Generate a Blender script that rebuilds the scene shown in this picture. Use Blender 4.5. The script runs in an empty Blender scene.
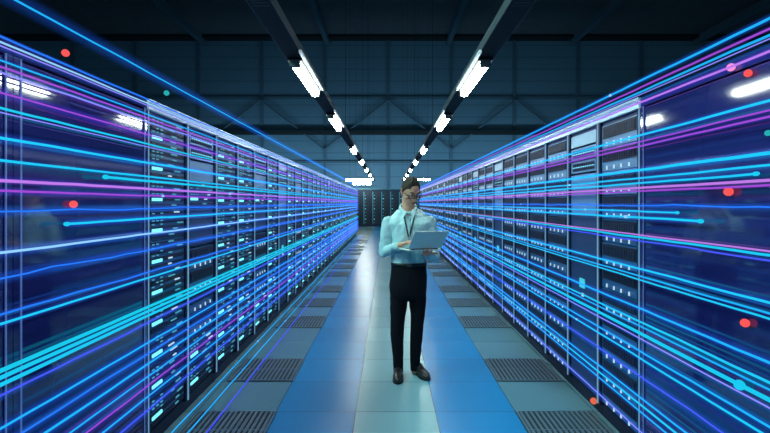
import bpy, bmesh, math, random
from mathutils import Vector, Matrix, noise
rnd = random.Random(7)
C = bpy.context.scene.collection
SC = bpy.context.scene

# ------------------------------------------------------------------ camera
F, CX, CY, EYE = 459.0, 388.0, 203.0, 1.585       # focal length in pixels, vanishing point, eye height
cam_d = bpy.data.cameras.new('camera')
cam_d.sensor_width = 36.0
cam_d.lens = 36.0 * F / 770.0
cam_d.shift_x = -(CX - 385.0) / 770.0
cam_d.shift_y = -(216.5 - CY) / 770.0
cam_d.clip_start = 0.05
cam = bpy.data.objects.new('camera', cam_d)
C.objects.link(cam)
cam.location = (0, 0, EYE)
cam.rotation_euler = (math.pi / 2, 0, 0)
SC.camera = cam

# ------------------------------------------------------------------ world, light, exposure
w = bpy.data.worlds.new('world')
SC.world = w
w.use_nodes = True
w.node_tree.nodes['Background'].inputs[0].default_value = (0.045, 0.17, 0.26, 1)
w.node_tree.nodes['Background'].inputs[1].default_value = 0.42
LAMP_POWER = 46.0            # glow of the hanging tube lamps
STREAK = 1.0                 # glow of the light streaks
SC.view_settings.view_transform = 'Standard'
SC.view_settings.look = 'None'
SC.view_settings.exposure = 0.0
SC.view_settings.gamma = 1.0
SC.view_settings.use_curve_mapping = False


def area(name, loc, rot, sx, sy, power, col):
    d = bpy.data.lights.new(name, 'AREA')
    d.shape = 'RECTANGLE'; d.size = sx; d.size_y = sy; d.energy = power; d.color = col
    o = bpy.data.objects.new(name, d); C.objects.link(o)
    o.location = loc; o.rotation_euler = rot
    return o


# added unseen fills on far wall and front, plus unseen light from upper left
area('far_wall_fill', (0, 28.5, 3.3), (math.radians(95), 0, 0), 26, 0.8, 440, (0.36, 0.78, 1.0))
area('front_fill', (-1.2, -3.5, 4.2), (math.radians(66), 0, math.radians(-8)), 3, 2.5, 45, (0.30, 0.9, 1.0))
area('upper_left_light', (-3.6, 2.6, 5.2), (math.radians(52), 0, math.radians(-68)), 2.5, .5, 300, (0.45, 1.0, 0.95))

# ------------------------------------------------------------------ materials
MATS = {}


def mat(name, col, rough=0.5, metal=0.0, emit=None, spec=0.5, coat=0.0, noise_amt=0.0, noise_scale=8.0):
    if name in MATS:
        return MATS[name]
    m = bpy.data.materials.new(name)
    m.use_nodes = True
    nt = m.node_tree
    b = nt.nodes['Principled BSDF']
    b.inputs['Base Color'].default_value = (*col, 1)
    b.inputs['Roughness'].default_value = rough
    b.inputs['Metallic'].default_value = metal
    b.inputs['Specular IOR Level'].default_value = spec
    b.inputs['Coat Weight'].default_value = coat
    b.inputs['Coat Roughness'].default_value = 0.04
    if emit:
        b.inputs['Emission Color'].default_value = (*emit[:3], 1)
        b.inputs['Emission Strength'].default_value = emit[3]
    if noise_amt:
        tc = nt.nodes.new('ShaderNodeTexCoord')
        n = nt.nodes.new('ShaderNodeTexNoise')
        n.inputs['Scale'].default_value = noise_scale
        mx = nt.nodes.new('ShaderNodeMix'); mx.data_type = 'RGBA'; mx.blend_type = 'MULTIPLY'
        mx.inputs[0].default_value = noise_amt
        mx.inputs[6].default_value = (*col, 1)
        nt.links.new(tc.outputs['Object'], n.inputs['Vector'])
        nt.links.new(n.outputs['Color'], mx.inputs[7])
        nt.links.new(mx.outputs[2], b.inputs['Base Color'])
    MATS[name] = m
    return m


M_rack = mat('rack_steel', (0.014, 0.040, 0.13), 0.5, 0.0, noise_amt=0.2)
M_dark = mat('dark_plastic', (0.012, 0.016, 0.04), 0.55, spec=.25)
M_face = mat('server_face', (0.018, 0.10, 0.25), 0.4, 0.0)
M_grey = mat('server_grey', (0.12, 0.22, 0.40), 0.4, 0.1)
M_pale = mat('pale_reflection', (0.35, 0.45, 0.60), 0.4)
M_trim = mat('brushed_trim', (0.62, 0.70, 0.74), 0.5, 0.0)
M_strip = mat('edge_light', (0.1, 0.1, 0.15), 0.4, emit=(0.25, 0.62, 1.0, 0.42))
M_gloss = mat('gloss_panel', (0.013, 0.017, 0.11), 0.07, 0.0, spec=0.6, coat=0.6)
M_led = mat('led_cyan', (0.02, 0.05, 0.05), 0.4, emit=(0.20, 0.90, 1.0, 1.3))
M_ledw = mat('led_white', (0.05, 0.05, 0.05), 0.4, emit=(0.6, 0.85, 1.0, 0.8))
M_leds = mat('led_dim', (0.02, 0.04, 0.05), 0.4, emit=(0.10, 0.55, 0.75, 0.55))
M_screen = mat('screen_teal', (0.02, 0.1, 0.1), 0.3, emit=(0.05, 0.55, 0.62, 0.9))
M_rail = mat('rail_black', (0.012, 0.013, 0.016), 0.7, 0.0, spec=.15)
M_railedge = mat('rail_edge', (0.06, 0.07, 0.08), 0.5, 0.0, spec=.3)
M_tube = mat('lamp_diffuser', (0.9, 0.9, 0.85), 0.4, emit=(0.86, 1.0, 0.92, LAMP_POWER))
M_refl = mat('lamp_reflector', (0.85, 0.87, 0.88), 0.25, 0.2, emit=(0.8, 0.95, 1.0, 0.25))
M_beam = mat('beam_steel', (0.095, 0.16, 0.23), 0.7, noise_amt=0.2)
M_beamd = mat('beam_dark', (0.010, 0.014, 0.020), 0.7)
M_ceil = mat('ceiling_sheet', (0.12, 0.13, 0.16), 0.8, noise_amt=0.3, noise_scale=1.5)

# ------------------------------------------------------------------ mesh helpers


class MB:
    def __init__(self):
        self.v = []; self.f = []; self.m = []

    def box(self, x0, x1, y0, y1, z0, z1, m=0):
        i = len(self.v)
        for z in (z0, z1):
            self.v += [Vector((x0, y0, z)), Vector((x1, y0, z)), Vector((x1, y1, z)), Vector((x0, y1, z))]
        for q in ((3, 2, 1, 0), (4, 5, 6, 7), (0, 1, 5, 4), (1, 2, 6, 5), (2, 3, 7, 6), (3, 0, 4, 7)):
            self.f.append(tuple(i + k for k in q)); self.m.append(m)
        return self

    def obox(self, center, ax, ay, az, m=0):
        """box with half-axis vectors"""
        c = Vector(center); i = len(self.v)
        for sz in (-1, 1):
            for sx, sy in ((-1, -1), (1, -1), (1, 1), (-1, 1)):
                self.v.append(c + ax * sx + ay * sy + az * sz)
        for q in ((3, 2, 1, 0), (4, 5, 6, 7), (0, 1, 5, 4), (1, 2, 6, 5), (2, 3, 7, 6), (3, 0, 4, 7)):
            self.f.append(tuple(i + k for k in q)); self.m.append(m)
        return self

    def loft(self, rings, n=12, m=0, power=2.0, cap=True):
        """rings: (centre, U, V) radius vectors; closed and capped"""
        base = len(self.v)
        for c, U, V in rings:
            c = Vector(c)
            for k in range(n):
                a = 2 * math.pi * k / n
                ca, sa = math.cos(a), math.sin(a)
                if power != 2.0:
                    ca = math.copysign(abs(ca) ** (2 / power), ca); sa = math.copysign(abs(sa) ** (2 / power), sa)
                self.v.append(c + U * ca + V * sa)
        for r in range(len(rings) - 1):
            for k in range(n):
                a = base + r * n + k; b = base + r * n + (k + 1) % n
                self.f.append((a, b, b + n, a + n)); self.m.append(m)
        if cap:
            for r, rev in ((0, True), (len(rings) - 1, False)):
                i = len(self.v); self.v.append(Vector(rings[r][0]))
                for k in range(n):
                    a = base + r * n + k; b = base + r * n + (k + 1) % n
                    self.f.append((b, a, i) if rev else (a, b, i)); self.m.append(m)
        return self

    def tube(self, pts, rad, n=8, m=0, flat=1.0, ref=(0, 0, 1), round_ends=False):
        pts = [Vector(p) for p in pts]
        if not isinstance(rad, (list, tuple)):
            rad = [rad] * len(pts)
        rad = list(rad)
        T = []
        for i in range(len(pts)):
            a = pts[max(i - 1, 0)]; b = pts[min(i + 1, len(pts) - 1)]
            T.append((b - a).normalized())
        if round_ends:
            p0, t0, r0 = pts[0], T[0], rad[0]; p1, t1, r1 = pts[-1], T[-1], rad[-1]
            pts = [p0 - t0 * r0 * .95, p0 - t0 * r0 * .6] + pts + [p1 + t1 * r1 * .6, p1 + t1 * r1 * .95]
            T = [t0, t0] + T + [t1, t1]
            rad = [r0 * .3, r0 * .8] + rad + [r1 * .8, r1 * .3]
        rings = []
        for p, t, r in zip(pts, T, rad):
            rf = Vector(ref)
            if abs(rf.dot(t)) > .95:
                rf = Vector((1, 0, 0)) if abs(t.x) < .9 else Vector((0, 1, 0))
            U = rf.cross(t).normalized(); V = t.cross(U).normalized()
            rings.append((p, U * r, V * r * flat))
        return self.loft(rings, n, m)

    def ball(self, c, r, m=0, n=10, sx=1, sy=1, sz=1):
        rings = []
        c = Vector(c)
        for i in range(1, n):
            a = math.pi * i / n
            rings.append((c + Vector((0, 0, -math.cos(a) * r * sz)), Vector((math.sin(a) * r * sx, 0, 0)), Vector((0, math.sin(a) * r * sy, 0))))
        return self.loft(rings, max(8, n), m)

    def build(self, name, mats, parent=None, origin=(0, 0, 0), smooth=False):
        if not isinstance(mats, (list, tuple)):
            mats = [mats]
        o3 = Vector(origin)
        me = bpy.data.meshes.new(name)
        me.from_pydata([tuple(p - o3) for p in self.v], [], self.f)
        for q in mats:
            me.materials.append(q)
        me.polygons.foreach_set('material_index', self.m)
        if smooth:
            me.polygons.foreach_set('use_smooth', [True] * len(me.polygons))
        me.update()
        o = bpy.data.objects.new(name, me)
        C.objects.link(o)
        if parent is not None:
            o.parent = parent
        else:
            o.location = o3
        return o


def tag(o, label, cat, group=None, kind=None):
    o['label'] = label; o['category'] = cat
    if group: o['group'] = group
    if kind: o['kind'] = kind
    return o


def empty(name, loc, rz=0.0):
    o = bpy.data.objects.new(name, None); C.objects.link(o)
    o.empty_display_size = .1
    o.location = loc; o.rotation_euler = (0, 0, rz)
    return o


def copy_tree(o, parent=None):
    c = o.copy(); C.objects.link(c)
    if parent is not None: c.parent = parent
    for ch in list(o.children):
        copy_tree(ch, c)
    return c


def struct(o, label, cat):
    o['kind'] = 'structure'; o['label'] = label; o['category'] = cat
    return o


ORD = ['first', 'second', 'third', 'fourth', 'fifth', 'sixth', 'seventh', 'eighth', 'ninth', 'tenth', 'eleventh', 'twelfth',
       'thirteenth', 'fourteenth', 'fifteenth', 'sixteenth', 'seventeenth', 'eighteenth', 'nineteenth', 'twentieth']
ORD += ['twenty-' + k for k in ORD[:9]] + ['thirtieth'] + ['thirty-' + k for k in ORD[:9]] + ['fortieth']

# ------------------------------------------------------------------ the hall
WALL_Y, CEIL_Z = 33.0, 13.45
XL, XR = -1.52, 1.57                 # faces of the two rows
TX0, TW, TY0, TD = -0.245, 0.605, 2.90, 0.585   # floor tile grid


def floor_material():
    m = bpy.data.materials.new('raised_floor_tiles'); m.use_nodes = True
    nt = m.node_tree; L = nt.links; N = nt.nodes
    b = N['Principled BSDF']
    tc = N.new('ShaderNodeTexCoord'); sp = N.new('ShaderNodeSeparateXYZ')
    L.new(tc.outputs['Object'], sp.inputs[0])

    def math_(op, a, bb=None, c=None):
        n = N.new('ShaderNodeMath'); n.operation = op
        for i, x in enumerate((a, bb, c)):
            if x is None: continue
            if isinstance(x, (int, float)): n.inputs[i].default_value = x
            else: L.new(x, n.inputs[i])
        return n.outputs[0]
    gx = math_('DIVIDE', math_('SUBTRACT', sp.outputs[0], TX0), TW)
    gy = math_('DIVIDE', math_('SUBTRACT', sp.outputs[1], TY0), TD)
    fx = math_('ABSOLUTE', math_('SUBTRACT', math_('FRACT', gx), .5))
    fy = math_('ABSOLUTE', math_('SUBTRACT', math_('FRACT', gy), .5))
    joint = math_('GREATER_THAN', math_('MAXIMUM', fx, fy), .4945)
    col = math_('FLOOR', gx)
    ac = math_('ABSOLUTE', col)
    blue = math_('COMPARE', ac, 1.0, .1)
    mid = math_('COMPARE', ac, 0.0, .1)

    def mix(f, a, c):
        n = N.new('ShaderNodeMix'); n.data_type = 'RGBA'
        L.new(f, n.inputs[0])
        for s, x in ((6, a), (7, c)):
            if isinstance(x, tuple): n.inputs[s].default_value = (*x, 1)
            else: L.new(x, n.inputs[s])
        return n.outputs[2]
    c1 = mix(blue, (0.13, 0.24, 0.28), (0.012, 0.23, 0.54))  # blue columns: reflected blue light painted into the tile colour
    c2 = mix(mid, c1, (0.27, 0.48, 0.54))  # pale middle column: reflected lamp light painted in as well
    wn = N.new('ShaderNodeTexWhiteNoise'); wn.noise_dimensions = '2D'
    cv = N.new('ShaderNodeCombineXYZ'); L.new(col, cv.inputs[0]); L.new(math_('FLOOR', gy), cv.inputs[1])
    L.new(cv.outputs[0], wn.inputs['Vector'])
    tone = math_('MULTIPLY_ADD', wn.outputs['Value'], .14, .90)
    mul = N.new('ShaderNodeMix'); mul.data_type = 'RGBA'; mul.blend_type = 'MULTIPLY'; mul.inputs[0].default_value = 1
    L.new(c2, mul.inputs[6])
    cc = N.new('ShaderNodeCombineXYZ')
    for i in range(3): L.new(tone, cc.inputs[i])
    L.new(cc.outputs[0], mul.inputs[7])
    c3 = mix(joint, mul.outputs[2], (0.03, 0.06, 0.09))
    L.new(c3, b.inputs['Base Color'])
    b.inputs['Roughness'].default_value = .26
    b.inputs['Specular IOR Level'].default_value = .5
    return m


fl = MB().box(-30, 30, -6, WALL_Y + .3, -0.2, 0).build('floor', floor_material())
struct(fl, 'raised floor of grey square tiles with blue and pale light bands painted in', 'floor')


def wall_material():
    m = bpy.data.materials.new('wall_siding'); m.use_nodes = True
    nt = m.node_tree; L = nt.links; N = nt.nodes; b = N['Principled BSDF']
    tc = N.new('ShaderNodeTexCoord'); sp = N.new('ShaderNodeSeparateXYZ')
    L.new(tc.outputs['Object'], sp.inputs[0])
    dv = N.new('ShaderNodeMath'); dv.operation = 'DIVIDE'; dv.inputs[1].default_value = .86
    L.new(sp.outputs[2], dv.inputs[0])
    fr = N.new('ShaderNodeMath'); fr.operation = 'FRACT'; L.new(dv.outputs[0], fr.inputs[0])
    cr = N.new('ShaderNodeValToRGB')
    e = cr.color_ramp.elements
    e[0].position = 0; e[0].color = (0.075, 0.13, 0.19, 1)
    e[1].position = .10; e[1].color = (0.14, 0.24, 0.34, 1)
    L.new(fr.outputs[0], cr.inputs[0])
    L.new(cr.outputs[0], b.inputs['Base Color'])
    b.inputs['Roughness'].default_value = .7
    return m


M_wall = wall_material()
struct(MB().box(-30, 30, WALL_Y, WALL_Y + .3, 0, CEIL_Z).build('wall_back', M_wall), 'far hall wall clad in dark teal horizontal siding', 'wall')
struct(MB().box(-30, 30, -6, WALL_Y + .3, CEIL_Z, CEIL_Z + .3).build('ceiling', M_ceil), 'very dark high hall ceiling', 'ceiling')
ntrim = 0


def trim(mb, m, label):
    global ntrim
    ntrim += 1
    return struct(mb.build('trim_%d' % ntrim, m), label, 'beam')


H = lambda py: EYE + (CY - py) * WALL_Y / F          # height on the far wall of a picture row
WX = lambda px: (px - CX) * WALL_Y / F
for i, x in enumerate((-13.2, -4.35, 4.35, 13.2, -22, 22)):
    trim(MB().box(x - .16, x + .16, 0, WALL_Y, CEIL_Z - .5, CEIL_Z), M_beam, 'steel purlin running along the dark ceiling')
trim(MB().box(-30, 30, WALL_Y - .8, WALL_Y, H(41), H(38)), M_beamd, 'dark cross beam where wall meets ceiling')
trim(MB().box(-30, 30, WALL_Y - .15, WALL_Y, H(99.5), H(97)), M_beam, 'upper steel girt across the far wall')
trim(MB().box(-30, 30, WALL_Y - .6, WALL_Y - .02, H(135), H(131.5)), M_beamd, 'black steel girder across the far wall')
trim(MB().box(-30, 30, WALL_Y - .4, WALL_Y - .02, H(163), H(161.5)), M_beam, 'lower steel girt across the far wall')
for px in (10, 73, 136, 199, 262, 325, 388, 451, 514, 577, 640, 703, 766):
    x = WX(px)
    trim(MB().box(x - .09, x + .09, WALL_Y - .12, WALL_Y, 0, H(41)), M_beam, 'slim steel column on the far wall')
for a, bpx in ((262, 325), (388, 325), (388, 451), (514, 451), (136, 199), (262, 199), (514, 577), (640, 577)):
    p0 = Vector((WX(a), WALL_Y - .35, H(101))); p1 = Vector((WX(bpx), WALL_Y - .35, H(150)))
    trim(MB().tube([p0, p1], .075, 6), M_beam, 'diagonal steel brace on the far wall')

# ------------------------------------------------------------------ perforated floor tiles


def make_tile():
    t = MB()
    t.box(-.3, .3, 0, .575, .0005, .003, 0)
    for (x0, x1, y0, y1) in ((-.3, -.285, 0, .575), (.285, .3, 0, .575), (-.285, .285, 0, .014), (-.285, .285, .561, .575)):
        t.box(x0, x1, y0, y1, .003, .012, 1)
    n = 15
    for k in range(n):
        x = -.285 + .57 * (k + .5) / n
        t.box(x - .0105, x + .0105, .014, .561, .003, .011, 1)
    t.box(-.285, .285, .28, .292, .003, .0105, 1)
    return t.build('vent_tile', [M_slot, M_bar])


M_slot = mat('tile_slot', (0.006, 0.009, 0.012), .8)
M_bar = mat('tile_bar', (0.13, 0.18, 0.22), .45, .3)
rows = [0, 2, 5, 7, 9, 12, 14, 16, 19, 21, 23, 26, 28]
tile0 = make_tile()
first = True
for side, xc in (('left', TX0 - 1.5 * TW + .012), ('right', TX0 + 2.5 * TW)):
    for i, r in enumerate(rows):
        t = tile0 if first else copy_tree(tile0)
        first = False
        t.location = (xc, TY0 + r * TD + .005, 0)
        tag(t, 'dark slotted vent tile beside the %s rack row, %s from the front' % (side, ORD[i]), 'floor tile', 'slotted vent tiles')

# ------------------------------------------------------------------ server racks
RW, RH, RD = 0.58, 2.245, 1.0


def rack_shell(root, wd):
    h = wd / 2 - .002
    b = MB()
    b.box(-h, -h + .02, .02, RD, .09, 2.17); b.box(h - .02, h, .02, RD, .09, 2.17)
    b.box(-h, h, RD - .02, RD, .09, 2.17); b.box(-h, h, .02, RD, 2.15, 2.18)
    b.box(-h + .02, h - .02, .30, .32, .09, 2.15)
    b.build('body', M_rack, root)
    MB().box(-h, h, .03, RD - .02, 0, .09).build('plinth', M_dark, root)
    t = MB(); t.box(-h, h, -.006, .05, 2.178, RH - .02); t.box(-h, h, -.012, .07, RH - .02, RH); t.build('header', M_trim, root)
    for s in (-1, 1):
        p = MB(); p.box(min(s * h, s * (h - .032)), max(s * h, s * (h - .032)), 0, .05, .09, 2.178)
        po = p.build('post', M_dark, root)
        MB().box(min(s * h, s * (h - .005)), max(s * h, s * (h - .005)), -.006, .0, .09, 2.178).build('edge_strip', M_strip, po)


def server_ticks(root, z, hh, hw, face):
    """server with dark drive band and upright latches"""
    m = MB()
    m.box(-hw, hw, .012, .30, z + .003, z + hh - .003, 0)
    m.box(-hw + .02, hw - .02, .006, .012, z + hh * .42, z + hh - .012, 1)
    for k in range(14):
        x = -hw + .03 + (2 * hw - .06) * (k + .5) / 14
        m.box(x - .012, x + .012, .002, .006, z + hh * .5, z + hh - .03, 1)
    s = m.build('server', [face, M_dark], root)
    for k, x in enumerate((-.62, -.2, .2, .62)):
        MB().box(x * hw - .0045, x * hw + .0045, -.002, .006, z + .014, z + .014 + .026, 0).build('latch_light', M_ledw, s)
    return s


def server_dash(root, z, hh, hw, face, seed, flip):
    r = random.Random(seed)
    m = MB()
    m.box(-hw, hw, .012, .30, z + .003, z + hh - .003, 0)
    for k in range(4):
        m.box(-hw + .015, hw - .015, .006, .012, z + hh * (k + .2) / 4, z + hh * (k + .75) / 4, 1)
    q = -1 if flip else 1
    def led(a, b_, z0, z1, mi):
        x0, x1 = sorted((q * a, q * b_))
        m.box(x0, x1, -.001, .006, z0, z1, mi + 2)
    d0, d1 = sorted((q * (-hw + .02), q * (-hw + .145)))
    l = MB().box(d0, d1, -.002, .006, z + hh * .28, z + hh * .28 + .02)
    for k in range(4):
        for c in range(3):
            if r.random() < .75:
                a = -hw + .02 + c * .055
                led(a, a + .025, z + hh * (.5 + .12 * k), z + hh * (.5 + .12 * k) + .007, 1)
    for k in range(5):
        a = r.uniform(-.02, hw - .12)
        zz = z + hh * (.12 + .19 * k)
        led(a, a + r.uniform(.04, .1), zz, zz + .009, r.choice((1, 1, 2)))
    s = m.build('server', [face, M_dark, M_led, M_leds, M_ledw], root)
    l.build('status_light', M_led, s)
    return s


def switch_panel(root, z, hh, hw):
    m = MB()
    m.box(-hw, hw, .012, .25, z + .003, z + hh - .003, 0)
    for k in range(12):
        for rr in range(2):
            x = -hw + .04 + (2 * hw - .08) * (k + .5) / 12
            m.box(x - .011, x + .011, .007, .012, z + hh * (.2 + .36 * rr), z + hh * (.42 + .36 * rr), 1)
    for k in range(12):
        x = -hw + .04 + (2 * hw - .08) * (k + .5) / 12
        m.box(x - .006, x + .006, .004, .0075, z + hh * .47, z + hh * .52, 2)
    m.build('network_switch', [M_grey, M_dark, M_led], root)


def blank(root, z, hh, hw, m_, screen=False):
    MB_ = MB().box(-hw, hw, .012, .03, z + .003, z + hh - .003)
    o = MB_.build('blank_panel', m_, root)
    if screen:
        MB().box(-.06, .03, .004, .012, z + hh * .4, z + hh * .4 + .075).build('display', M_screen, o)
        MB().box(-.02, .01, .004, .012, z + hh * .2, z + hh * .2 + .025).build('indicator', M_ledw, o)


def make_rack(kind, wd, seed, flip=False):
    root = empty('server_rack', (0, 0, 0))
    rack_shell(root, wd)
    hw = wd / 2 - .04
    z = .12
    r = random.Random(seed)
    if kind == 'ticks':
        n = 12; hh = 2.03 / n
        for k in range(n):
            server_ticks(root, z + k * hh, hh, hw, M_grey if k >= n - 3 else M_face)  # top three faces lighter: light from above put into their colour
    elif kind == 'dash':
        n = 10; hh = 2.03 / n
        for k in range(n):
            server_dash(root, z + k * hh, hh, hw, M_face, seed * 50 + k, flip)
    elif kind == 'blank':
        for k, (zz, hh) in enumerate(((.12, .34), (.46, .30), (.76, .34), (1.10, .38), (1.48, .34))):
            blank(root, zz, hh, hw, M_rack if k < 4 else M_grey, k == 2)
        switch_panel(root, 1.83, .1, hw); switch_panel(root, 1.94, .1, hw); blank(root, 2.05, .1, hw, M_pale)  # topmost panel's pale tone paints a whitish reflection
    elif kind == 'mixed':
        server_dash(root, .12, .2, hw, M_face, seed, flip)
        server_dash(root, .33, .2, hw, M_face, seed + 1, flip)
        for k in range(4):
            server_ticks(root, .55 + k * .17, .17, hw, M_face)
        blank(root, 1.24, .3, hw, M_rack)
        server_dash(root, 1.55, .2, hw, M_face, seed + 2, flip)
        blank(root, 1.76, .16, hw, M_grey)
        switch_panel(root, 1.93, .1, hw); switch_panel(root, 2.04, .1, hw)
    return root


def merge_rack(src):
    """a plain one-mesh copy for racks too far off to show their parts"""
    m = MB(); mats = []
    def rec(o):
        for ch in o.children:
            me = ch.data
            idx = []
            for q in me.materials:
                if q not in mats: mats.append(q)
                idx.append(mats.index(q))
            b = len(m.v)
            m.v += [v.co.copy() for v in me.vertices]
            for p in me.polygons:
                m.f.append(tuple(b + i for i in p.vertices)); m.m.append(idx[p.material_index])
            rec(ch)
    rec(src)
    return m.build('server_rack', mats)


def drop(o):
    for ch in list(o.children): drop(ch)
    bpy.data.objects.remove(o)


D0L, D0R, PL, PR = 2.905, 2.86, .58, .571
NR = 34
for side in ('left', 'right'):
    X, d0, pitch = (XL, D0L, PL) if side == 'left' else (XR, D0R, PR)
    flip = side == 'right'
    protos = {k: make_rack(k, pitch, 3 + i * 7, flip) for i, k in enumerate(('dash', 'mixed', 'ticks', 'blank'))}
    flat = {k: merge_rack(p) for k, p in protos.items()}
    seq = (['dash', 'mixed', 'dash', 'dash', 'mixed', 'dash', 'blank', 'dash', 'mixed'] if side == 'left' else
           ['ticks', 'blank', 'ticks', 'ticks', 'ticks', 'ticks', 'blank', 'ticks', 'ticks', 'blank', 'ticks'])
    used = set()
    for i in range(NR):
        k = seq[i % len(seq)]
        src = protos[k] if i < 11 else flat[k]
        if id(src) in used:
            o = copy_tree(src)
        else:
            o = src; used.add(id(src))
        o.location = (X, d0 + (i + .5) * pitch, 0)
        o.rotation_euler = (0, 0, math.pi / 2 if side == 'left' else -math.pi / 2)
        what = {'dash': 'blue server rack with rows of cyan lights', 'mixed': 'blue server rack of mixed servers and switches',
                'ticks': 'blue server rack with rows of small white latches', 'blank': 'server rack with mostly blank panels'}[k]
        tag(o, '%s, %s from the front in %s row' % (what, ORD[i], side), 'server rack', 'server racks in the %s row' % side)
    for k, p in list(protos.items()):
        if id(p) not in used: drop(p)
    for k, p in list(flat.items()):
        if id(p) not in used: drop(p)

# the row of racks across the far end


def back_rack():
    m = MB()
    m.box(-.298, .298, .02, 1.0, 0, 2.5, 0)
    m.box(-.298, -.27, 0, .02, .05, 2.5, 1); m.box(.27, .298, 0, .02, .05, 2.5, 1)
    m.box(-.298, .298, -.01, .03, 2.5, 2.56, 2)
    m.box(-.16, -.09, .0, .02, .15, 2.35, 2); m.box(.03, .2, .0, .02, .15, 2.35, 1)
    for k in range(9):
        z = .25 + k * .23
        m.box(-.05, .01, -.004, .02, z, z + .035, 3 if k % 3 == 1 else 4)
    return m.build('server_rack', [M_dark, M_beamd, mat('rack_teal', (0.04, 0.16, 0.19), .5), M_led, M_leds])


br0 = None
for i in range(13):
    o = back_rack() if br0 is None else br0.copy()
    if br0 is None: br0 = o
    else: C.objects.link(o)
    o.location = (-3.9 + i * .6, 31.0, 0)
    tag(o, 'dark teal lit rack in the cross row at the far wall, %s from left' % ORD[i], 'server rack', 'racks across the far end')

# ------------------------------------------------------------------ glossy black cabinets nearest the camera


def make_cabinet():
    r = empty('gloss_cabinet', (0, 0, 0))
    h = .518
    b = MB(); b.box(-h, h, .03, RD, .09, 2.18); b.build('body', M_dark, r)
    MB().box(-h, h, .04, RD - .02, 0, .09).build('plinth', M_dark, r)
    MB().box(-h + .042, h - .042, .004, .03, .10, 2.17).build('glass_door', M_gloss, r)
    MB().box(-h, h, .002, .06, 2.18, RH).build('header', M_gloss, r)
    for s in (-1, 1):
        p = MB().box(min(s * h, s * (h - .040)), max(s * h, s * (h - .040)), 0, .03, .09, 2.18).build('post', M_gloss, r)
        MB().box(min(s * (h - .034), s * (h - .038)), max(s * (h - .034), s * (h - .038)), -.005, 0, .09, 2.18).build('edge_strip', M_strip2, p)
    return r


M_strip2 = mat('edge_light_dim', (0.1, 0.1, 0.15), 0.4, emit=(0.12, 0.28, 0.9, 0.30))
cab0 = make_cabinet(); first = True
for side, X, d0 in (('left', XL, D0L - .004), ('right', XR, D0R - .004)):
    for i in range(2):
        o = cab0 if first else copy_tree(cab0); first = False
        o.location = (X, d0 - .52 - i * 1.04, 0)
        o.rotation_euler = (0, 0, math.pi / 2 if side == 'left' else -math.pi / 2)
        tag(o, 'glossy black cabinet %s on the %s side' % (('next to the first server rack', 'cut by the edge of the picture')[i], side),
            'cabinet', 'glossy black cabinets')

# ------------------------------------------------------------------ hanging rails and tube lamps
HL = 1.21
ZB = EYE + HL                       # underside of the lamps


def lamp_proto():
    r = empty('tube_lamp', (0, 0, 0))
    L = .55
    a = MB(); a.box(-.068, .068, -L - .03, L + .03, .065, .085); a.build('housing', M_rail, r)
    prof = [(-.044, .065), (-.042, .03), (-.03, .008), (0, 0), (.03, .008), (.042, .03), (.044, .065)]
    d = MB()
    n = len(prof)
    for y in (-L, L):
        for x, z in prof: d.v.append(Vector((x, y, z)))
    for k in range(n - 1):
        d.f.append((k, k + n, k + 1 + n, k + 1)); d.m.append(0)
    d.f.append(tuple(range(n))); d.m.append(0); d.f.append(tuple(reversed(range(n, 2 * n)))); d.m.append(0)
    d.f.append((0, n - 1, 2 * n - 1, n)); d.m.append(0)
    d.build('diffuser', M_tube, r)
    for s in (-1, 1):
        y0, y1 = sorted((s * L, s * (L + .05)))
        MB().box(-.046, .046, y0, y1, .005, .067).build('end_cap', M_railedge, r)
    return r


def side_reflector(r, s):
    w0, w1 = sorted((s * .078, s * .10))
    m = MB(); m.box(w0, w1, -.80, .50, .060, .085)
    m.build('reflector_wing', M_refl, r)


mids = [1.5, 4.68, 7.2, 10.9, 14.1, 17.4, 20.6, 23.8]
for side, xr in (('left', -.832), ('right', .870)):
    root = empty('light_rail', (xr, 0, ZB + .0875))
    m = MB(); m.box(-.075, .075, -1, 27.2, 0, .07, 0)
    m.build('channel', M_rail, root)
    e = MB(); e.box(-.080, -.074, -1, 27.2, 0, .075); e.box(.074, .080, -1, 27.2, 0, .075); e.build('edge', M_railedge, root)
    g = MB()
    for k in range(6):
        g.box(-.055, .055, 2.78 + k * .045, 2.80 + k * .045, -.002, .0)
    g.build('grille', M_beamd, root)
    for y in (3, 9, 15, 21, 27):
        MB().tube([(0, y, .07), (0, y, CEIL_Z - ZB - .085)], .004, 5).build('suspension_wire', M_rail, root)
    tag(root, 'long black hanging rail carrying the %s line of lamps' % side, 'rail', 'hanging light rails')
    lp = lamp_proto(); side_reflector(lp, 1 if side == 'left' else -1)
    for i, y in enumerate(mids):
        o = lp if i == 0 else copy_tree(lp)
        o.location = (xr, y, ZB)
        where = 'nearest the camera, above the picture' if i == 0 else '%s in view from the front' % ORD[i - 1]
        tag(o, 'white tube lamp under the %s rail, %s' % (side, where), 'lamp', 'tube lamps under the rails')
# cross-aisle lamps near the far racks
for i, (px0, px1, py, D, lab) in enumerate(((346, 371, 181, 26, 'long white lamp hung crosswise left of the far racks'),
                                            (353, 371, 184.6, 30.2, 'short white lamp hung crosswise just above the far racks'),
                                            (416, 430, 180.5, 26, 'white lamp hung crosswise right of the man\'s head'))):
    x0, x1 = (px0 - CX) * D / F, (px1 - CX) * D / F
    z = EYE + (CY - py) * D / F
    r = empty('cross_lamp', ((x0 + x1) / 2, D, z)); L = (x1 - x0) / 2
    MB().box(-L, L, -.06, .06, 0, .10).build('diffuser', M_tube, r)
    MB().box(-L - .05, L + .05, -.09, .09, .10, .15).build('housing', M_rail, r)
    for s in (-.7, .7):
        MB().tube([(s * L, 0, .15), (s * L, 0, CEIL_Z - z)], .005, 5).build('suspension_wire', M_rail, r)
    tag(r, lab, 'lamp')

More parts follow.
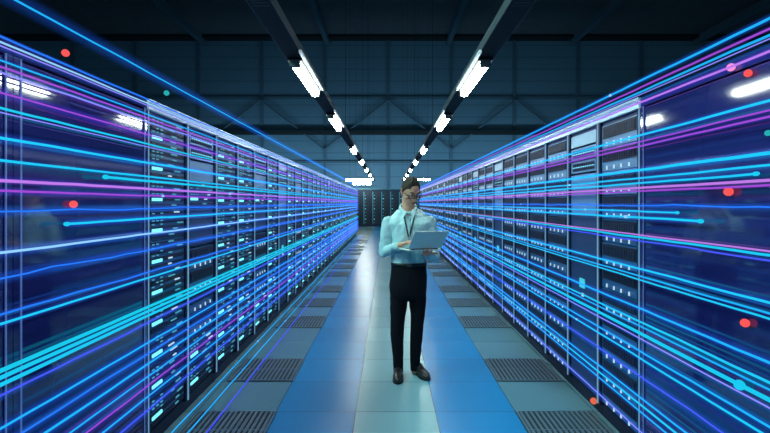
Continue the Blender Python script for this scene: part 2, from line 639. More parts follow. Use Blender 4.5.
# ------------------------------------------------------------------ light streaks
BL = 1.0
HALO = 4.5  # strength of the glow painted round the streaks
X_, Z_ = Vector((1, 0, 0)), Vector((0, 0, 1))


def glow(name, c):
    m = bpy.data.materials.new(name); m.use_nodes = True
    nt = m.node_tree
    nt.nodes.remove(nt.nodes['Principled BSDF'])
    e = nt.nodes.new('ShaderNodeEmission')
    e.inputs[0].default_value = (*c, 1); e.inputs[1].default_value = STREAK
    nt.links.new(e.outputs[0], nt.nodes['Material Output'].inputs[0])
    return m


G = {'cyan': glow('glow_cyan', (0.012, 0.60, BL * .92)), 'sky': glow('glow_sky', (0.012, 0.45, BL * .95)),
     'blue': glow('glow_blue', (0.018, 0.19, BL * .95)), 'indigo': glow('glow_indigo', (0.07, 0.09, BL)),
     'magenta': glow('glow_magenta', (0.36, 0.07, 0.62)), 'pink': glow('glow_pink', (0.52, 0.20, 0.80)),
     'lavender': glow('glow_lavender', (0.28, 0.26, 1.0)), 'white': glow('glow_white', (0.30, 0.65, BL)),
     'turquoise': glow('glow_turquoise', (0.01, 0.60, .86))}


def painted_halo(name, c, k, R_):
    """emission volume painting a soft glow round a streak, fading from its axis"""
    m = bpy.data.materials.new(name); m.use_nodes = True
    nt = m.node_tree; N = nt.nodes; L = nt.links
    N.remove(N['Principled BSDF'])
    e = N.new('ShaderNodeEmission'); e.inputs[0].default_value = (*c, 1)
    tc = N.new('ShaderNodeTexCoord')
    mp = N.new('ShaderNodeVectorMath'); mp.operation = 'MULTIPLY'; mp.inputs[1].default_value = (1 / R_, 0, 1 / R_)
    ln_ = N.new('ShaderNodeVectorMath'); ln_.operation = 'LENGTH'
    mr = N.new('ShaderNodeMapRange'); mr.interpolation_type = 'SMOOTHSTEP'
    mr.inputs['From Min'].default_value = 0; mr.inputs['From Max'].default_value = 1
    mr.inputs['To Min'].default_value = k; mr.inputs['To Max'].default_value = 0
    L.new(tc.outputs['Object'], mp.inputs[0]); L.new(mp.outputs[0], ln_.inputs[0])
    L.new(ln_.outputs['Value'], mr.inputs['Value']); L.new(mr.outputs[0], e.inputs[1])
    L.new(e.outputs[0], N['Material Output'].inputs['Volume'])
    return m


HALO_MATS = {'cool': painted_halo('painted_glow_cool', (0.02, 0.15, 1.0), HALO, .034), 'warm': painted_halo('painted_glow_warm', (0.09, 0.04, 0.85), HALO, .034),
      'wide': painted_halo('painted_glow_wide', (0.02, 0.16, 1.0), HALO * .38, .055)}
WORD = {'cyan': 'cyan', 'sky': 'sky blue', 'blue': 'deep blue', 'indigo': 'indigo', 'magenta': 'magenta', 'pink': 'pink',
        'lavender': 'lavender', 'white': 'pale blue white', 'turquoise': 'turquoise'}
# side, colour, slope (rise per sideways unit seen from the eye), radius mm, wobble mm, pixel column where the near end sits (or None)
LS = [(546, 'sky', 4.2, 2, None), (430, 'blue', 4, 3, None), (415, 'white', 4, 2, None), (407, 'lavender', 3, 1, None),
      (369, 'sky', 3.5, 2, None), (353, 'magenta', 4, 2, None), (338, 'lavender', 4, 2, None), (286, 'magenta', 3.5, 2, None),
      (245, 'cyan', 5, 2, None), (234, 'lavender', 2.6, 1, None), (168, 'cyan', 6, 2, None), (110, 'cyan', 5.5, 1, None),
      (92, 'turquoise', 7.2, 1, 106), (59, 'pink', 7, 2, None), (31, 'magenta', 5, 2, None), (-23, 'blue', 3.5, 7, None),
      (-65, 'cyan', 6, 2, 67), (-129, 'white', 5.5, 2, None), (-195, 'blue', 3.6, 8, None), (-288, 'blue', 4, 4, None),
      (-312, 'cyan', 5, 2, None), (-433, 'turquoise', 8.5, 1, None), (-451, 'turquoise', 8, 1, None), (-469, 'turquoise', 7.5, 1, None),
      (-498, 'indigo', 3.6, 4, None), (-583, 'sky', 4.6, 2, None), (-627, 'blue', 4, 3, None), (-670, 'sky', 5.4, 2, None),
      (-722, 'sky', 4.2, 2, None), (-762, 'magenta', 3.6, 2, None), (-806, 'sky', 4.4, 2, None), (-861, 'indigo', 4, 3, None)]
RS = [(484, 'sky', 5.5, 2, None), (457, 'magenta', 4.5, 2, None), (440, 'sky', 5.5, 2, None), (430, 'lavender', 2.6, 1, None),
      (398, 'pink', 5, 2, None), (268, 'cyan', 6, 2, None), (243, 'magenta', 4, 2, None), (226, 'magenta', 4.5, 2, None),
      (131, 'cyan', 8, 2, None), (99, 'cyan', 5.5, 2, None), (79, 'cyan', 5.5, 2, 756), (60, 'pink', 7, 1, None),
      (47, 'magenta', 5, 2, None), (-10, 'blue', 4, 7, None), (-33, 'cyan', 5, 2, 677), (-58, 'turquoise', 6.5, 2, 700),
      (-127, 'pink', 4.5, 1, None), (-136, 'cyan', 6, 2, None), (-150, 'indigo', 4, 4, None), (-262, 'cyan', 5.5, 2, None),
      (-290, 'sky', 4.5, 2, None), (-304, 'cyan', 4.5, 2, None), (-419, 'sky', 5.5, 2, None), (-471, 'cyan', 5.5, 2, None),
      (-489, 'sky', 4.2, 2, None), (-516, 'turquoise', 9, 1, None), (-537, 'lavender', 3.5, 2, None), (-588, 'sky', 5, 2, None),
      (-616, 'cyan', 5, 2, None), (-686, 'indigo', 4, 4, None), (-771, 'sky', 5, 2, None), (-800, 'cyan', 5.5, 2, None),
      (-826, 'sky', 4.5, 2, None), (-904, 'lavender', 3.6, 2, None)]
GAP = .049


def streak(name_side, x, z, colr, r, wob, d_near, idx, label, grp, room=.02):
    ph = [rnd.uniform(0, 6.28) for _ in range(4)]
    pts = []
    d = d_near
    while d < 22.6:
        q = wob * .001
        zz = z + q * (math.sin(d * 5.1 + ph[0]) * .5 + math.sin(d * 11.3 + ph[1]) * .35 + math.sin(d * 23 + ph[2]) * .25)
        pts.append(Vector((x + q * .4 * math.sin(d * 7 + ph[3]), d, max(zz, r * .001 + .004))))
        d += .14 if d < 7 else .5
    o = MB().tube(pts, r * .001, 6).build('light_streak', G[colr], None, (x, d_near, z), True)
    halo = MB()
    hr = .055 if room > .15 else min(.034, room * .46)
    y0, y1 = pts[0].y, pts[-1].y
    halo.loft([(Vector((x, y0, z)), Z_ * hr, X_ * hr), (Vector((x, y1, z)), Z_ * hr, X_ * hr)], 12)
    if hr > r * .001 + .004 and z > hr: halo.build('painted_glow', HALO_MATS['wide' if room > .15 else 'warm' if colr in ('magenta', 'pink') else 'cool'], o, (x, d_near, z))
    tag(o, label, 'light streak', grp)
    return o, pts


beads = []
for side, X, lst in (('left', XL + GAP, LS), ('right', XR - GAP, RS)):
    for i, (s, c, r, wb, tip) in enumerate(lst):
        z = EYE + abs(X) * s / 1000
        dn = .9 if tip is None else abs((X) * F / (tip - CX))
        lab = '%s glowing light streak along the %s racks, %s from the top' % (WORD[c], side, ORD[i])
        room = min(abs(s - q[0]) for q in lst if q is not lst[i]) * abs(X) / 1000
        o, pts = streak(side, X + rnd.uniform(-.003, .003), z, c, r, wb, dn, i, lab, 'light streaks along the %s row' % side, room)
        p0 = Vector((pts[0].x, pts[0].y, pts[0].z)) - Vector(o.location)
        if tip is not None:
            MB().ball(p0, r * .0017, n=10, sy=2.0).build('bright_tip', G[c], o, smooth=True)
        for k in range(rnd.choice((0, 1, 1, 2))):                   # brighter pulses riding on the streak
            q = rnd.choice([p for p in pts if 2.9 < p.y < 12])
            MB().ball(q - Vector(o.location), r * .0016, n=8, sy=2.5).build('bright_pulse', G['white' if rnd.random() < .5 else c], o, smooth=True)
for i, (x, c, r) in enumerate(((-1.475, 'sky', 4.5), (-1.365, 'sky', 4.2), (-1.237, 'indigo', 4.2))):
    o, pts = streak('left', x, .018, c, r, 2, .9, i, '%s light streak lying on the floor before the left racks, %s from them' % (WORD[c], ORD[i]),
                    'light streaks on the floor')
    for d in (5.2 + i * .9,):
        MB().ball(Vector((x, d, .018)) - Vector(o.location), .009, n=8, sy=2).build('bright_pulse', G['white'], o, smooth=True)

# glowing dots hovering before the panels
G['red'] = glow('glow_red', (1.0, 0.10, 0.10)); G['rose'] = glow('glow_rose', (0.95, 0.30, 0.62)); G['teal'] = glow('glow_teal', (0.02, 0.42, 0.45))
G['orange'] = glow('glow_orange', (0.75, 0.14, 0.07))
for px, py, rp, c, lab in ((65.5, 53, 3.6, 'red', 'red glowing dot high before the left black cabinet'),
                           (73.5, 204.3, 3.7, 'red', 'red glowing dot at mid height before the left black cabinet'),
                           (166.5, 93, 2.6, 'teal', 'small teal glowing dot above the first left server rack'),
                           (223, 383, 2.2, 'rose', 'small pink glowing dot low by the left racks'),
                           (731, 67.3, 3.9, 'rose', 'pink glowing dot on a streak before the right black cabinet'),
                           (748, 73.3, 3.7, 'red', 'red glowing dot beside the pink dot, upper right'),
                           (768, 133, 3.0, 'teal', 'teal glowing dot at the right edge of the picture'),
                           (728.5, 191.7, 4.3, 'red', 'red glowing dot at mid height before the right black cabinet'),
                           (745, 323, 4.2, 'red', 'red glowing dot low before the right black cabinet'),
                           (739.5, 385, 5.0, 'turquoise', 'large turquoise glowing dot on a streak, lower right'),
                           (593.5, 401, 3.2, 'orange', 'orange glowing dot at the foot of the right racks')):
    X = XL if px < CX else XR
    X -= math.copysign(rp * abs(X * F / (px - CX)) / F - .006, X)
    D = X * F / (px - CX)
    p = (X, D, EYE + (CY - py) * D / F)
    o = MB().ball(p, rp * D / F, n=12).build('light_dot', G[c], None, p, True)
    tag(o, lab, 'light dot', 'glowing dots')

# ------------------------------------------------------------------ the man
D0 = 4.15


def P(px, py, dy=0.0):
    D = D0 + dy
    return Vector(((px - CX) * D / F, D, EYE - (py - CY) * D / F))


X3, Y3, Z3 = Vector((1, 0, 0)), Vector((0, 1, 0)), Vector((0, 0, 1))
MAN_O = Vector((0.18, 4.15, 0))
M_skin = mat('skin', (0.72, 0.33, 0.22), .55, noise_amt=.25, noise_scale=30)
M_hair = mat('hair', (0.050, 0.028, 0.018), .85, noise_amt=.6, noise_scale=60)
M_shirt = mat('shirt_cloth', (0.48, 0.67, 0.70), .8, noise_amt=.12, noise_scale=40)
M_trou = mat('trouser_cloth', (0.006, 0.006, 0.009), .9, spec=.15)
M_belt = mat('belt_leather', (0.008, 0.007, 0.007), .4)
M_buckle = mat('buckle_metal', (0.12, 0.12, 0.12), .4, 1.0)
M_shoe = mat('shoe_leather', (0.022, 0.016, 0.016), .28)
M_sole = mat('shoe_sole', (0.008, 0.008, 0.008), .7)
M_frame = mat('glasses_frame', (0.006, 0.006, 0.007), .35)
M_lany = mat('lanyard_band', (0.015, 0.03, 0.045), .6)
M_lap = mat('laptop_shell', (0.66, 0.72, 0.68), .4, .1)
M_lapd = mat('laptop_dark', (0.02, 0.022, 0.025), .5)
M_lips = mat('lips', (0.30, 0.11, 0.09), .5)
M_eye = mat('eye_white', (0.55, 0.52, 0.5), .3)
M_iris = mat('eye_iris', (0.02, 0.015, 0.01), .2)
M_butt = mat('shirt_button', (0.75, 0.8, 0.8), .4)


def remeshed(mb, name, mats, voxel, parent, smooth_it=6, noise_fn=None):
    o = mb.build(name, mats, None, MAN_O, True)
    md = o.modifiers.new('r', 'REMESH'); md.mode = 'VOXEL'; md.voxel_size = voxel
    sm = o.modifiers.new('s', 'SMOOTH'); sm.iterations = smooth_it; sm.factor = .5
    bpy.context.view_layer.update()
    dg = bpy.context.evaluated_depsgraph_get()
    me = bpy.data.meshes.new_from_object(o.evaluated_get(dg))
    o.modifiers.clear()
    me.name = name
    me.materials.clear()
    for q in (mats if isinstance(mats, (list, tuple)) else [mats]): me.materials.append(q)
    me.polygons.foreach_set('use_smooth', [True] * len(me.polygons))
    me.polygons.foreach_set('material_index', [0] * len(me.polygons))
    if noise_fn:
        ns = [v.normal.copy() for v in me.vertices]
        for v, n in zip(me.vertices, ns):
            v.co = v.co + n * noise_fn(v.co + MAN_O)
    o.data = me
    if parent is not None:
        o.parent = parent; o.location = (0, 0, 0)
    return o


# ---- key joints
shR, elR, wrR = P(389, 222.5, .0), P(384.2, 252.5, .02), P(401.5, 244.6, -.215)
shL, elL = P(429.5, 221.5, .0), P(434.2, 257, .01)
HC = P(410.4, 192.3, -.035)
HR = Matrix.Rotation(math.radians(24), 3, 'Z') @ Matrix.Rotation(math.radians(29), 3, 'X')
hp = lambda x, y, z: HC + HR @ Vector((x, y, z))
hv = lambda x, y, z: HR @ Vector((x, y, z))

# laptop frame: n points out of the lid's back towards the camera side, s runs along the hinge
LY = math.radians(20)
ln = Vector((math.sin(LY), -math.cos(LY), 0)); ls = Vector((math.cos(LY), math.sin(LY), 0))
hinge = P(424.6, 249.2, -.37)
bt = math.radians(1)
bdir = (-ln * math.cos(bt) - Z3 * math.sin(bt)).normalized()      # from the hinge towards the man
bup = ls.cross(bdir).normalized()
if bup.z < 0: bup = -bup
la = math.radians(44)
ldir = (ln * math.sin(la) + Z3 * math.cos(la)).normalized()       # up the lid
lup = ls.cross(ldir).normalized()
if lup.dot(ln) < 0: lup = -lup                                    # outward (back) side of the lid
LWID, LDEP = .150, .205
wrL = hinge + bdir * .078 - bup * .044 + ls * .035

body = MB()
# head
rings = []
for z, yc, rx, ry in ((-.118, -.050, .022, .018), (-.110, -.046, .034, .032), (-.092, -.034, .047, .050), (-.068, -.020, .057, .070),
                      (-.040, -.008, .0645, .084), (-.01, 0, .069, .093), (.025, .004, .072, .097), (.055, .006, .071, .095),
                      (.085, .008, .061, .082), (.105, .008, .043, .058), (.117, .008, .020, .028)):
    rings.append((hp(0, yc, z), hv(rx, 0, 0), hv(0, ry, 0)))
body.loft(rings, 20)
body.tube([hp(0, -.091, .026), hp(0, -.104, .0), hp(0, -.115, -.024)], [.008, .010, .0125], 8, round_ends=True)       # nose
body.tube([hp(-.013, -.097, -.028), hp(.013, -.097, -.028)], .0095, 8, round_ends=True)
body.tube([hp(-.044, -.078, .034), hp(-.02, -.09, .040), hp(0, -.09, .036), hp(.02, -.09, .040), hp(.044, -.078, .034)], .0095, 8, round_ends=True)   # brow
body.tube([hp(-.02, -.078, -.052), hp(0, -.088, -.052), hp(.02, -.078, -.052)], .010, 8, round_ends=True)
body.tube([hp(-.018, -.078, -.072), hp(0, -.085, -.072), hp(.018, -.078, -.072)], .009, 8, round_ends=True)
body.tube([hp(-.014, -.070, -.098), hp(0, -.076, -.099), hp(.014, -.070, -.098)], .013, 8, round_ends=True)          # chin
for s in (-1, 1):
    body.tube([hp(s * .04, -.06, -.01), hp(s * .052, -.045, -.03)], [.017, .016], 8, round_ends=True)                 # cheek
    body.tube([hp(s * .073, .008, -.03), hp(s * .080, .016, -.005), hp(s * .079, .02, .022)], [.008, .0125, .012], 8, round_ends=True)   # ear
# neck
nb = P(407.5, 212, .005)
body.tube([P(407.5, 222, .01), nb, P(408.2, 206, .0), hp(0, .018, -.06), hp(0, .01, .0)], [.085, .062, .057, .058, .06], 14, round_ends=True)
# trunk and limbs under the clothes
tr = []
for px, py, dy, hw_, d in ((408.5, 290, 0, .14, .095), (408.5, 268, 0, .135, .09), (408.5, 248, 0, .13, .09), (408.5, 230, 0, .145, .095),
                           (408.5, 219, .01, .13, .08), (408, 213, .01, .06, .05)):
    tr.append((P(px, py, dy), X3 * hw_, Y3 * d))
body.loft(tr, 16)
for sh, el, wr in ((shR, elR, wrR), (shL, elL, wrL)):
    body.tube([sh, el], [.040, .036], 10, round_ends=True)
    body.tube([el, el.lerp(wr, .4), wr], [.036, .034, .026], 10, flat=.9, round_ends=True)
for hx, kx, ax, dd in (((398.8, 288), (398.2, 325), (398.4, 371), .05), ((417.5, 288), (416.6, 325), (415.2, 370), .10)):
    body.tube([P(*hx, 0), P(*kx, dd * .4), P(*ax, dd)], [.065, .045, .034], 12, round_ends=True)


def hand(mb, wrist, u, n, thumb_side, curls, spread=.0, thumb_dir=None, sc=1.0):
    """u: wrist to knuckles, n: back of the hand; curls: bend per joint in degrees for index..little"""
    u = u.normalized(); n = (n - u * n.dot(u)).normalized(); v = u.cross(n).normalized() * thumb_side   # v: towards the thumb
    mb.loft([(wrist - u * .03 * sc, v * .024 * sc, n * .019 * sc), (wrist, v * .026 * sc, n * .019 * sc), (wrist + u * .03 * sc, v * .034 * sc, n * .016 * sc),
             (wrist + u * .065 * sc, v * .040 * sc, n * .0145 * sc), (wrist + u * .090 * sc, v * .038 * sc, n * .012 * sc)], 14)
    for k, (off, L, r) in enumerate(((.030, .075, .0090), (.010, .084, .0094), (-.010, .077, .0090), (-.029, .060, .0078))):
        p = wrist + u * (.083 - .004 * abs(k - 1)) * sc + v * off * sc
        d = (u + v * spread * (1.2 - k * .8)).normalized()
        pts = [p - d * .015]; rr = [r]
        pts.append(p); rr.append(r)
        for j, fr in enumerate((.45, .30, .25)):
            a = math.radians(curls[k] * (1.0, 1.1, .7)[j])
            d = Matrix.Rotation(a, 3, -(u.cross(n))) @ d
            p = p + d * L * fr * sc
            pts.append(p); rr.append(r * (1 - .1 * (j + 1)) * sc)
        mb.tube(pts, rr, 8, round_ends=True)
    t0 = wrist + u * .022 * sc + v * .026 * sc
    td = (thumb_dir or (u * .65 + v * .7 - n * .25)).normalized()
    t1 = t0 + td * .04 * sc; t2 = t1 + (td * .6 + u * .5).normalized() * .03 * sc; t3 = t2 + (td * .3 + u * .8).normalized() * .024 * sc
    mb.tube([t0 - td * .01, t0, t1, t2, t3], [.014, .014, .0115, .0100, .0082], 8, round_ends=True)


# right hand types over the left part of the keyboard (on the picture's left), the other carries the laptop from below
uR = (P(409.4, 241.7, -.275) - wrR).normalized()
hand(body, wrR, uR, Vector((-.15, -.1, 1)), -1, (15, 17, 18, 20), .10, uR * .7 + Vector((.1, .55, -.25)))
uL = (-bdir + ls * -.22).normalized()
hand(body, wrL, uL, -bup, 1, (24, 26, 26, 27), .06, uL * .3 + ls * .9 + bup * .05)
man = remeshed(body, 'person', [M_skin], .0042, None, 3)
tag(man, 'man in pale shirt and dark trousers standing in the aisle holding an open laptop', 'person')


def cloth_noise(amp, sc, stretch):
    def f(c):
        p = Vector((c.x * stretch[0], c.y * stretch[1], c.z * stretch[2])) * sc
        return amp * (noise.noise(p) + .5 * noise.noise(p * 2.1 + Vector((3, 1, 7))))
    return f


# shirt
sh = MB()
tr = []
for px, py, dy, hw_, d in ((408.7, 265.5, 0, .142, .098), (408.7, 262.5, 0, .153, .108), (408.6, 254, 0, .156, .118), (408.5, 243, 0, .150, .122),
                           (408.6, 232, 0, .158, .124), (408.9, 224, .0, .196, .118), (409, 220.5, .004, .198, .108), (409, 217, .008, .178, .096), (408.9, 213.5, .010, .140, .084),
                           (408.6, 210.8, .012, .100, .074), (408.3, 209.2, .012, .070, .066)):
    tl = max(0, (224 - py)) * .0030
    tr.append((P(px, py, dy), X3 * hw_, Y3 * d + Z3 * tl))
sh.loft(tr, 24, power=2.3)
for shp, el, wr, sgn in ((shR, elR, wrR, -1), (shL, elL, wrL, 1)):
    a = shp.lerp(el, .5) + Vector((sgn * .006, 0, 0))
    sh.ball(shp + Vector((-sgn * .004, 0, -.004)), .058, n=12)
    sh.tube([shp, shp.lerp(el, .2) + Vector((sgn * .004, 0, 0)), a, el], [.058, .058, .055, .050], 16, round_ends=True)
    sh.tube([el + Vector((0, .008, .012)), el.lerp(wr, .3), el.lerp(wr, .62), el.lerp(wr, .80)], [.051, .048, .043, .040], 16, flat=.92, round_ends=True)
shirt = remeshed(sh, 'shirt', [M_shirt], .0065, man, 5, cloth_noise(.0105, 19, (1, 1, .7)))
# rolled cuffs
for el, wr in ((elR, wrR), (elL, wrL)):
    t = (wr - el).normalized(); c = el.lerp(wr, .80)
    MB().tube([c - t * .030, c - t * .022, c + t * .012, c + t * .018], [.040, .0455, .0445, .039], 18, flat=.94).build('cuff', M_shirt, man, MAN_O, True)
# collar: a stand and two points
cb = P(408.0, 207.2, .012)
def ringpt(a, r, z, dz=0):
    return cb + Vector((math.sin(a) * r * 1.02, -math.cos(a) * r, z))
col = MB()
n = 22
rows_ = []
for (r, zt) in ((.074, -.022), (.068, .006), (.066, .018), (.073, .016), (.082, -.016)):
    row = []
    for k in range(n + 1):
        a = math.radians(-180 + 360 * k / n)
        front = max(0, math.cos(a)) ** 2
        open_ = front * .034
        row.append(ringpt(a, r, zt - .026 * math.cos(a) - open_ * (1 if zt > 0 else .5)))
    rows_.append(row)
for row in rows_: col.v += row
W_ = n + 1
for r_ in range(len(rows_) - 1):
    for k in range(n):
        col.f.append((r_ * W_ + k, r_ * W_ + k + 1, (r_ + 1) * W_ + k + 1, (r_ + 1) * W_ + k)); col.m.append(0)
co = col.build('collar', M_shirt, man, MAN_O, True)
so = co.modifiers.new('t', 'SOLIDIFY'); so.thickness = .003
for s in (-1, 1):
    tip = cb + Vector((s * .046, -.112, -.090)); a0 = cb + Vector((s * .012, -.088, -.045)); a1 = cb + Vector((s * .074, -.040, -.012))
    nn = (a1 - a0).cross(tip - a0).normalized() * .004
    m = MB()
    for q in (a0, a1, tip): m.v.append(q - nn)
    for q in (a0, a1, tip): m.v.append(q + nn)
    for f in ((0, 1, 2), (5, 4, 3), (0, 3, 4, 1), (1, 4, 5, 2), (2, 5, 3, 0)): m.f.append(f); m.m.append(0)
    m.build('collar_point', M_shirt, man, MAN_O)


def chest_y(px, py):
    """front surface of the shirt at a picture point (by ray cast)"""
    d = (P(px, py, 0) - Vector((0, 0, EYE))).normalized()
    o = Vector((0, 0, EYE)) - MAN_O
    ok, loc, nor, idx = shirt.ray_cast(o, d)
    return (loc + MAN_O) if ok else P(px, py, -.12)


bpy.context.view_layer.update()
# placket and buttons, lanyard
pl = MB(); pts = [chest_y(409.3, y) + Vector((0, -.002, 0)) for y in (213, 218, 223, 228, 233, 238, 243, 248, 254, 260)]
pl.tube(pts, .014, 8, flat=.2, ref=(1, 0, 0)).build('placket', M_shirt, man, MAN_O, True)
for y in (217, 224, 231, 238):
    MB().ball(chest_y(409.3, y) + Vector((0, -.006, 0)), .0048, n=6, sy=.5).build('button', M_butt, man, MAN_O, True)
for xs in ((403.6, 404.2, 405.5, 407.0, 408.6), (415.0, 414.4, 412.8, 411.0, 409.4)):
    ys = (211.5, 216, 223, 230, 237)
    q = [chest_y(x, y) + Vector((0, -.006, 0)) for x, y in zip(xs, ys)]
    q = [cb + Vector((-.055 if xs[0] < 409 else .055, .03, .012)), cb + Vector((-.066 if xs[0] < 409 else .066, -.026, -.002))] + q
    MB().tube(q, .0068, 8, flat=.3, ref=(0, 1, 0)).build('lanyard', M_lany, man, MAN_O, True)
q = chest_y(409, 239)
MB().tube([q + Vector((0, -.008, .03)), q + Vector((0, -.009, -.02))], .007, 8, flat=.6).build('lanyard_clip', M_buckle, man, MAN_O, True)

# trousers
tq = MB()
tr = []
for px, py, dy, hw_, d in ((408.7, 262.5, 0, .155, .108), (408.7, 266, 0, .159, .112), (408.5, 275, 0, .166, .122), (408.3, 286, 0, .169, .126), (408.2, 294, 0, .164, .120), (408.2, 299, 0, .140, .1)):
    tr.append((P(px, py, dy), X3 * hw_, Y3 * d))
tq.loft(tr, 24, power=2.3)
tq.tube([P(399.4, 284), P(398.9, 298), P(398.0, 314, .005), P(397.6, 327, .01), P(397.6, 340, .03), P(398.2, 355, .045), P(398.4, 367, .05), P(398.4, 372.5, .05)],
        [.078, .081, .071, .063, .058, .050, .046, .047], 18)
tq.tube([P(417.4, 284), P(417.6, 298), P(417.6, 314, .015), P(416.9, 327, .03), P(416.0, 340, .055), P(415.4, 355, .08), P(415.0, 364, .10), P(415.0, 370, .10)],
        [.078, .080, .069, .060, .055, .049, .046, .047], 18)
trousers = remeshed(tq, 'trousers', [M_trou], .0065, man, 5, cloth_noise(.006, 11, (1, 1, .6)))
# belt
bl = MB(); rr_ = []
b0 = P(408.7, 263.5, 0)
for z, g in ((-.014, .0), (-.012, .004), (.012, .004), (.014, 0)):
    rr_.append((b0 + Z3 * z, X3 * (.160 + g), Y3 * (.114 + g)))
bl.loft(rr_, 28, power=2.3)
bl.build('belt', M_belt, man, MAN_O, True)
MB().box(b0.x - .02, b0.x + .02, b0.y - .127, b0.y - .119, b0.z - .015, b0.z + .015).build('buckle', M_buckle, man, MAN_O)

# shoes
def shoe(heel, toe):
    heel = Vector(heel); toe = Vector(toe)
    u = (toe - heel); L = u.length; u.normalize(); v = Vector((u.y, -u.x, 0))
    m = MB(); rr = []
    for t, wd, h in ((0, .022, .05), (.03, .032, .085), (.14, .036, .10), (.30, .037, .098), (.42, .038, .082), (.56, .043, .062), (.72, .047, .052), (.86, .040, .044), (.95, .026, .036), (1.0, .010, .026)):
        rr.append((heel + u * L * t + Z3 * (.012 + h / 2), v * wd, Z3 * h / 2))
    m.loft(rr, 18, power=2.4)
    sho = m.build('shoe', M_shoe, man, MAN_O, True)
    s = MB(); rr = []
    for z in (0.0005, .016):
        pass
    outline = []
    for t, wd in ((0, .018), (.04, .033), (.2, .036), (.4, .034), (.56, .043), (.72, .0485), (.86, .042), (.96, .027), (1.01, .008)):
        outline.append((t, wd))
    loop = [heel + u * L * t + v * wd for t, wd in outline] + [heel + u * L * t - v * wd for t, wd in reversed(outline)]
    k = len(loop)
    s.v = [Vector((q.x, q.y, .0005)) for q in loop] + [Vector((q.x, q.y, .018)) for q in loop]
    s.f = [tuple(range(k)), tuple(reversed(range(k, 2 * k)))] + [(i, k + i, k + (i + 1) % k, (i + 1) % k) for i in range(k)]
    s.m = [0] * len(s.f)
    s.build('sole', M_sole, sho, MAN_O)
    for j in range(4):
        c = heel + u * L * (.40 + .05 * j) + Z3 * (.105 - .010 * j)
        MB().tube([c - v * .018, c + Z3 * .004, c + v * .018], .0028, 6, round_ends=True).build('lace', M_sole, sho, MAN_O, True)


shoe((.095, 4.275, 0), (.086, 4.005, 0))
shoe((.248, 4.315, 0), (.362, 4.085, 0))

# hair: a cap that hugs the skull, fuller at the top and front
hm = MB()
NA, NP = 40, 14
hrow = []
for i in range(NP + 1):
    row = []
    for k in range(NA):
        a = 2 * math.pi * k / NA                     # 0 = face direction (-y)
        fx_, fy_ = math.sin(a), -math.cos(a)
        face = max(0.0, math.cos(a))
        back = max(0.0, -math.cos(a))
        side_ = abs(math.sin(a))
        zmin = .088 * face ** .7 + (-.012) * side_ ** 2 * (1 - face) - .075 * back ** .8
        if abs(math.sin(a)) > .55 and face > .2: zmin = min(zmin, .05)
        th1 = math.acos(max(-1, min(1, zmin / .118)))
        th = th1 * i / NP
        zz = math.cos(th) * .118
        rr = math.sin(th)
        off = .004 + .020 * (1 - i / NP) ** .8 + .006 * face * (1 - i / NP)
        if i == NP: off = .003
        nz = noise.noise(Vector((fx_ * 3, fy_ * 3, zz * 24))) * .007 + noise.noise(Vector((fx_ * 9, fy_ * 9, zz * 50))) * .003
        r1 = rr * .074 + (off + nz) * (.35 + .65 * rr); r2 = rr * .099 + (off + nz) * (.35 + .65 * rr)
        row.append(hp(fx_ * r1, .006 + fy_ * r2, zz + (off + nz) * math.cos(th)))
    hrow.append(row)
inner = [hp(0, .006, .03) + (q - hp(0, .006, .03)) * .80 for q in hrow[-1]]
hrow.append(inner)
for row in hrow: hm.v += row
for i in range(len(hrow) - 1):
    for k in range(NA):
        if i == 0:
            pass
        hm.f.append((i * NA + k, i * NA + (k + 1) % NA, (i + 1) * NA + (k + 1) % NA, (i + 1) * NA + k)); hm.m.append(0)
hm.f.append(tuple(len(hm.v) - NA + k for k in range(NA))); hm.m.append(0)
hair = hm.build('hair', M_hair, man, MAN_O, True)
sd = hair.modifiers.new('s', 'SUBSURF'); sd.levels = 1; sd.render_levels = 1
for s in (-1, 1):
    MB().tube([hp(s * .014, -.101, .041), hp(s * .03, -.097, .047), hp(s * .05, -.079, .041)], [.004, .005, .003], 6, round_ends=True).build('eyebrow', M_hair, man, MAN_O, True)
    e = MB().ball(hp(s * .031, -.078, .012), .0125, n=10).build('eye', M_eye, man, MAN_O, True)
    MB().ball(hp(s * .031, -.0875, .008), .0052, n=8).build('iris', M_iris, e, MAN_O, True)
MB().tube([hp(-.024, -.085, -.0615), hp(-.01, -.0965, -.060), hp(0, -.0985, -.061), hp(.01, -.0965, -.060), hp(.024, -.085, -.0615)], [.003, .006, .0065, .006, .003], 8, flat=.8, round_ends=True).build('lips', M_lips, man, MAN_O, True)
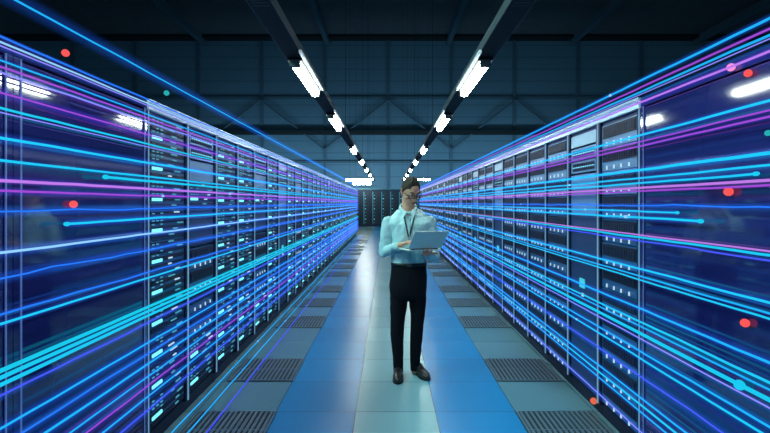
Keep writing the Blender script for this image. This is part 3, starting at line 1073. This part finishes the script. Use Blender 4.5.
# glasses
gl = MB()
for s in (-1, 1):
    loop = []
    for k in range(21):
        a = 2 * math.pi * k / 20
        ca, sa = math.cos(a), math.sin(a)
        x = s * .034 + .026 * math.copysign(abs(ca) ** .7, ca); z = .008 + .019 * math.copysign(abs(sa) ** .7, sa)
        loop.append(hp(x, -.113 + .35 * abs(x) ** 1.15, z))
    gl.tube(loop, .0034, 6)
    gl.tube([hp(s * .060, -.098, .014), hp(s * .077, -.075, .014), hp(s * .081, .0, .010), hp(s * .079, .022, .0)], .0036, 6)
gl.tube([hp(-.009, -.113, .014), hp(0, -.117, .017), hp(.009, -.113, .014)], .0026, 6)
gl.build('glasses', M_frame, man, MAN_O, True)

# ------------------------------------------------------------------ the laptop he holds
lap = empty('laptop', hinge)
m = MB().obox(hinge + bdir * (LDEP / 2) - bup * .004, ls * LWID, bdir * (LDEP / 2), bup * .0065, 0)
ba = m.build('base', M_lap, lap, hinge)
bv = ba.modifiers.new('b', 'BEVEL'); bv.width = .003; bv.segments = 2
kb = MB().obox(hinge + bdir * .075 + bup * .0032, ls * (LWID - .018), bdir * .05, bup * .0012)
for r_ in range(5):
    for k in range(13):
        kb.obox(hinge + bdir * (.036 + .0195 * r_) + ls * (-.119 + .0198 * k) + bup * .0048, ls * .0082, bdir * .0080, bup * .0012)
kb.build('keyboard', M_lapd, ba, hinge)
MB().obox(hinge + bdir * .165 + bup * .0030, ls * .045, bdir * .028, bup * .0010).build('touchpad', M_lap, ba, hinge)
MB().tube([hinge - ls * (LWID - .03) + bup * .004, hinge + ls * (LWID - .03) + bup * .004], .0055, 8).build('hinge', M_lapd, lap, hinge)
m = MB().obox(hinge + ldir * (.205 / 2 + .006) + lup * .002 + bup * .006, ls * LWID, ldir * .1025, lup * .0035)
li = m.build('lid', M_lap, lap, hinge)
bv = li.modifiers.new('b', 'BEVEL'); bv.width = .003; bv.segments = 2
MB().obox(hinge + ldir * (.205 / 2 + .006) - lup * .0022 + bup * .006, ls * (LWID - .008), ldir * .094, lup * .0008).build('screen', mat('laptop_screen', (.03, .04, .05), .2, emit=(.5, .75, .9, .7)), li, hinge)
tag(lap, 'open grey laptop held in the hands of the standing man', 'laptop')
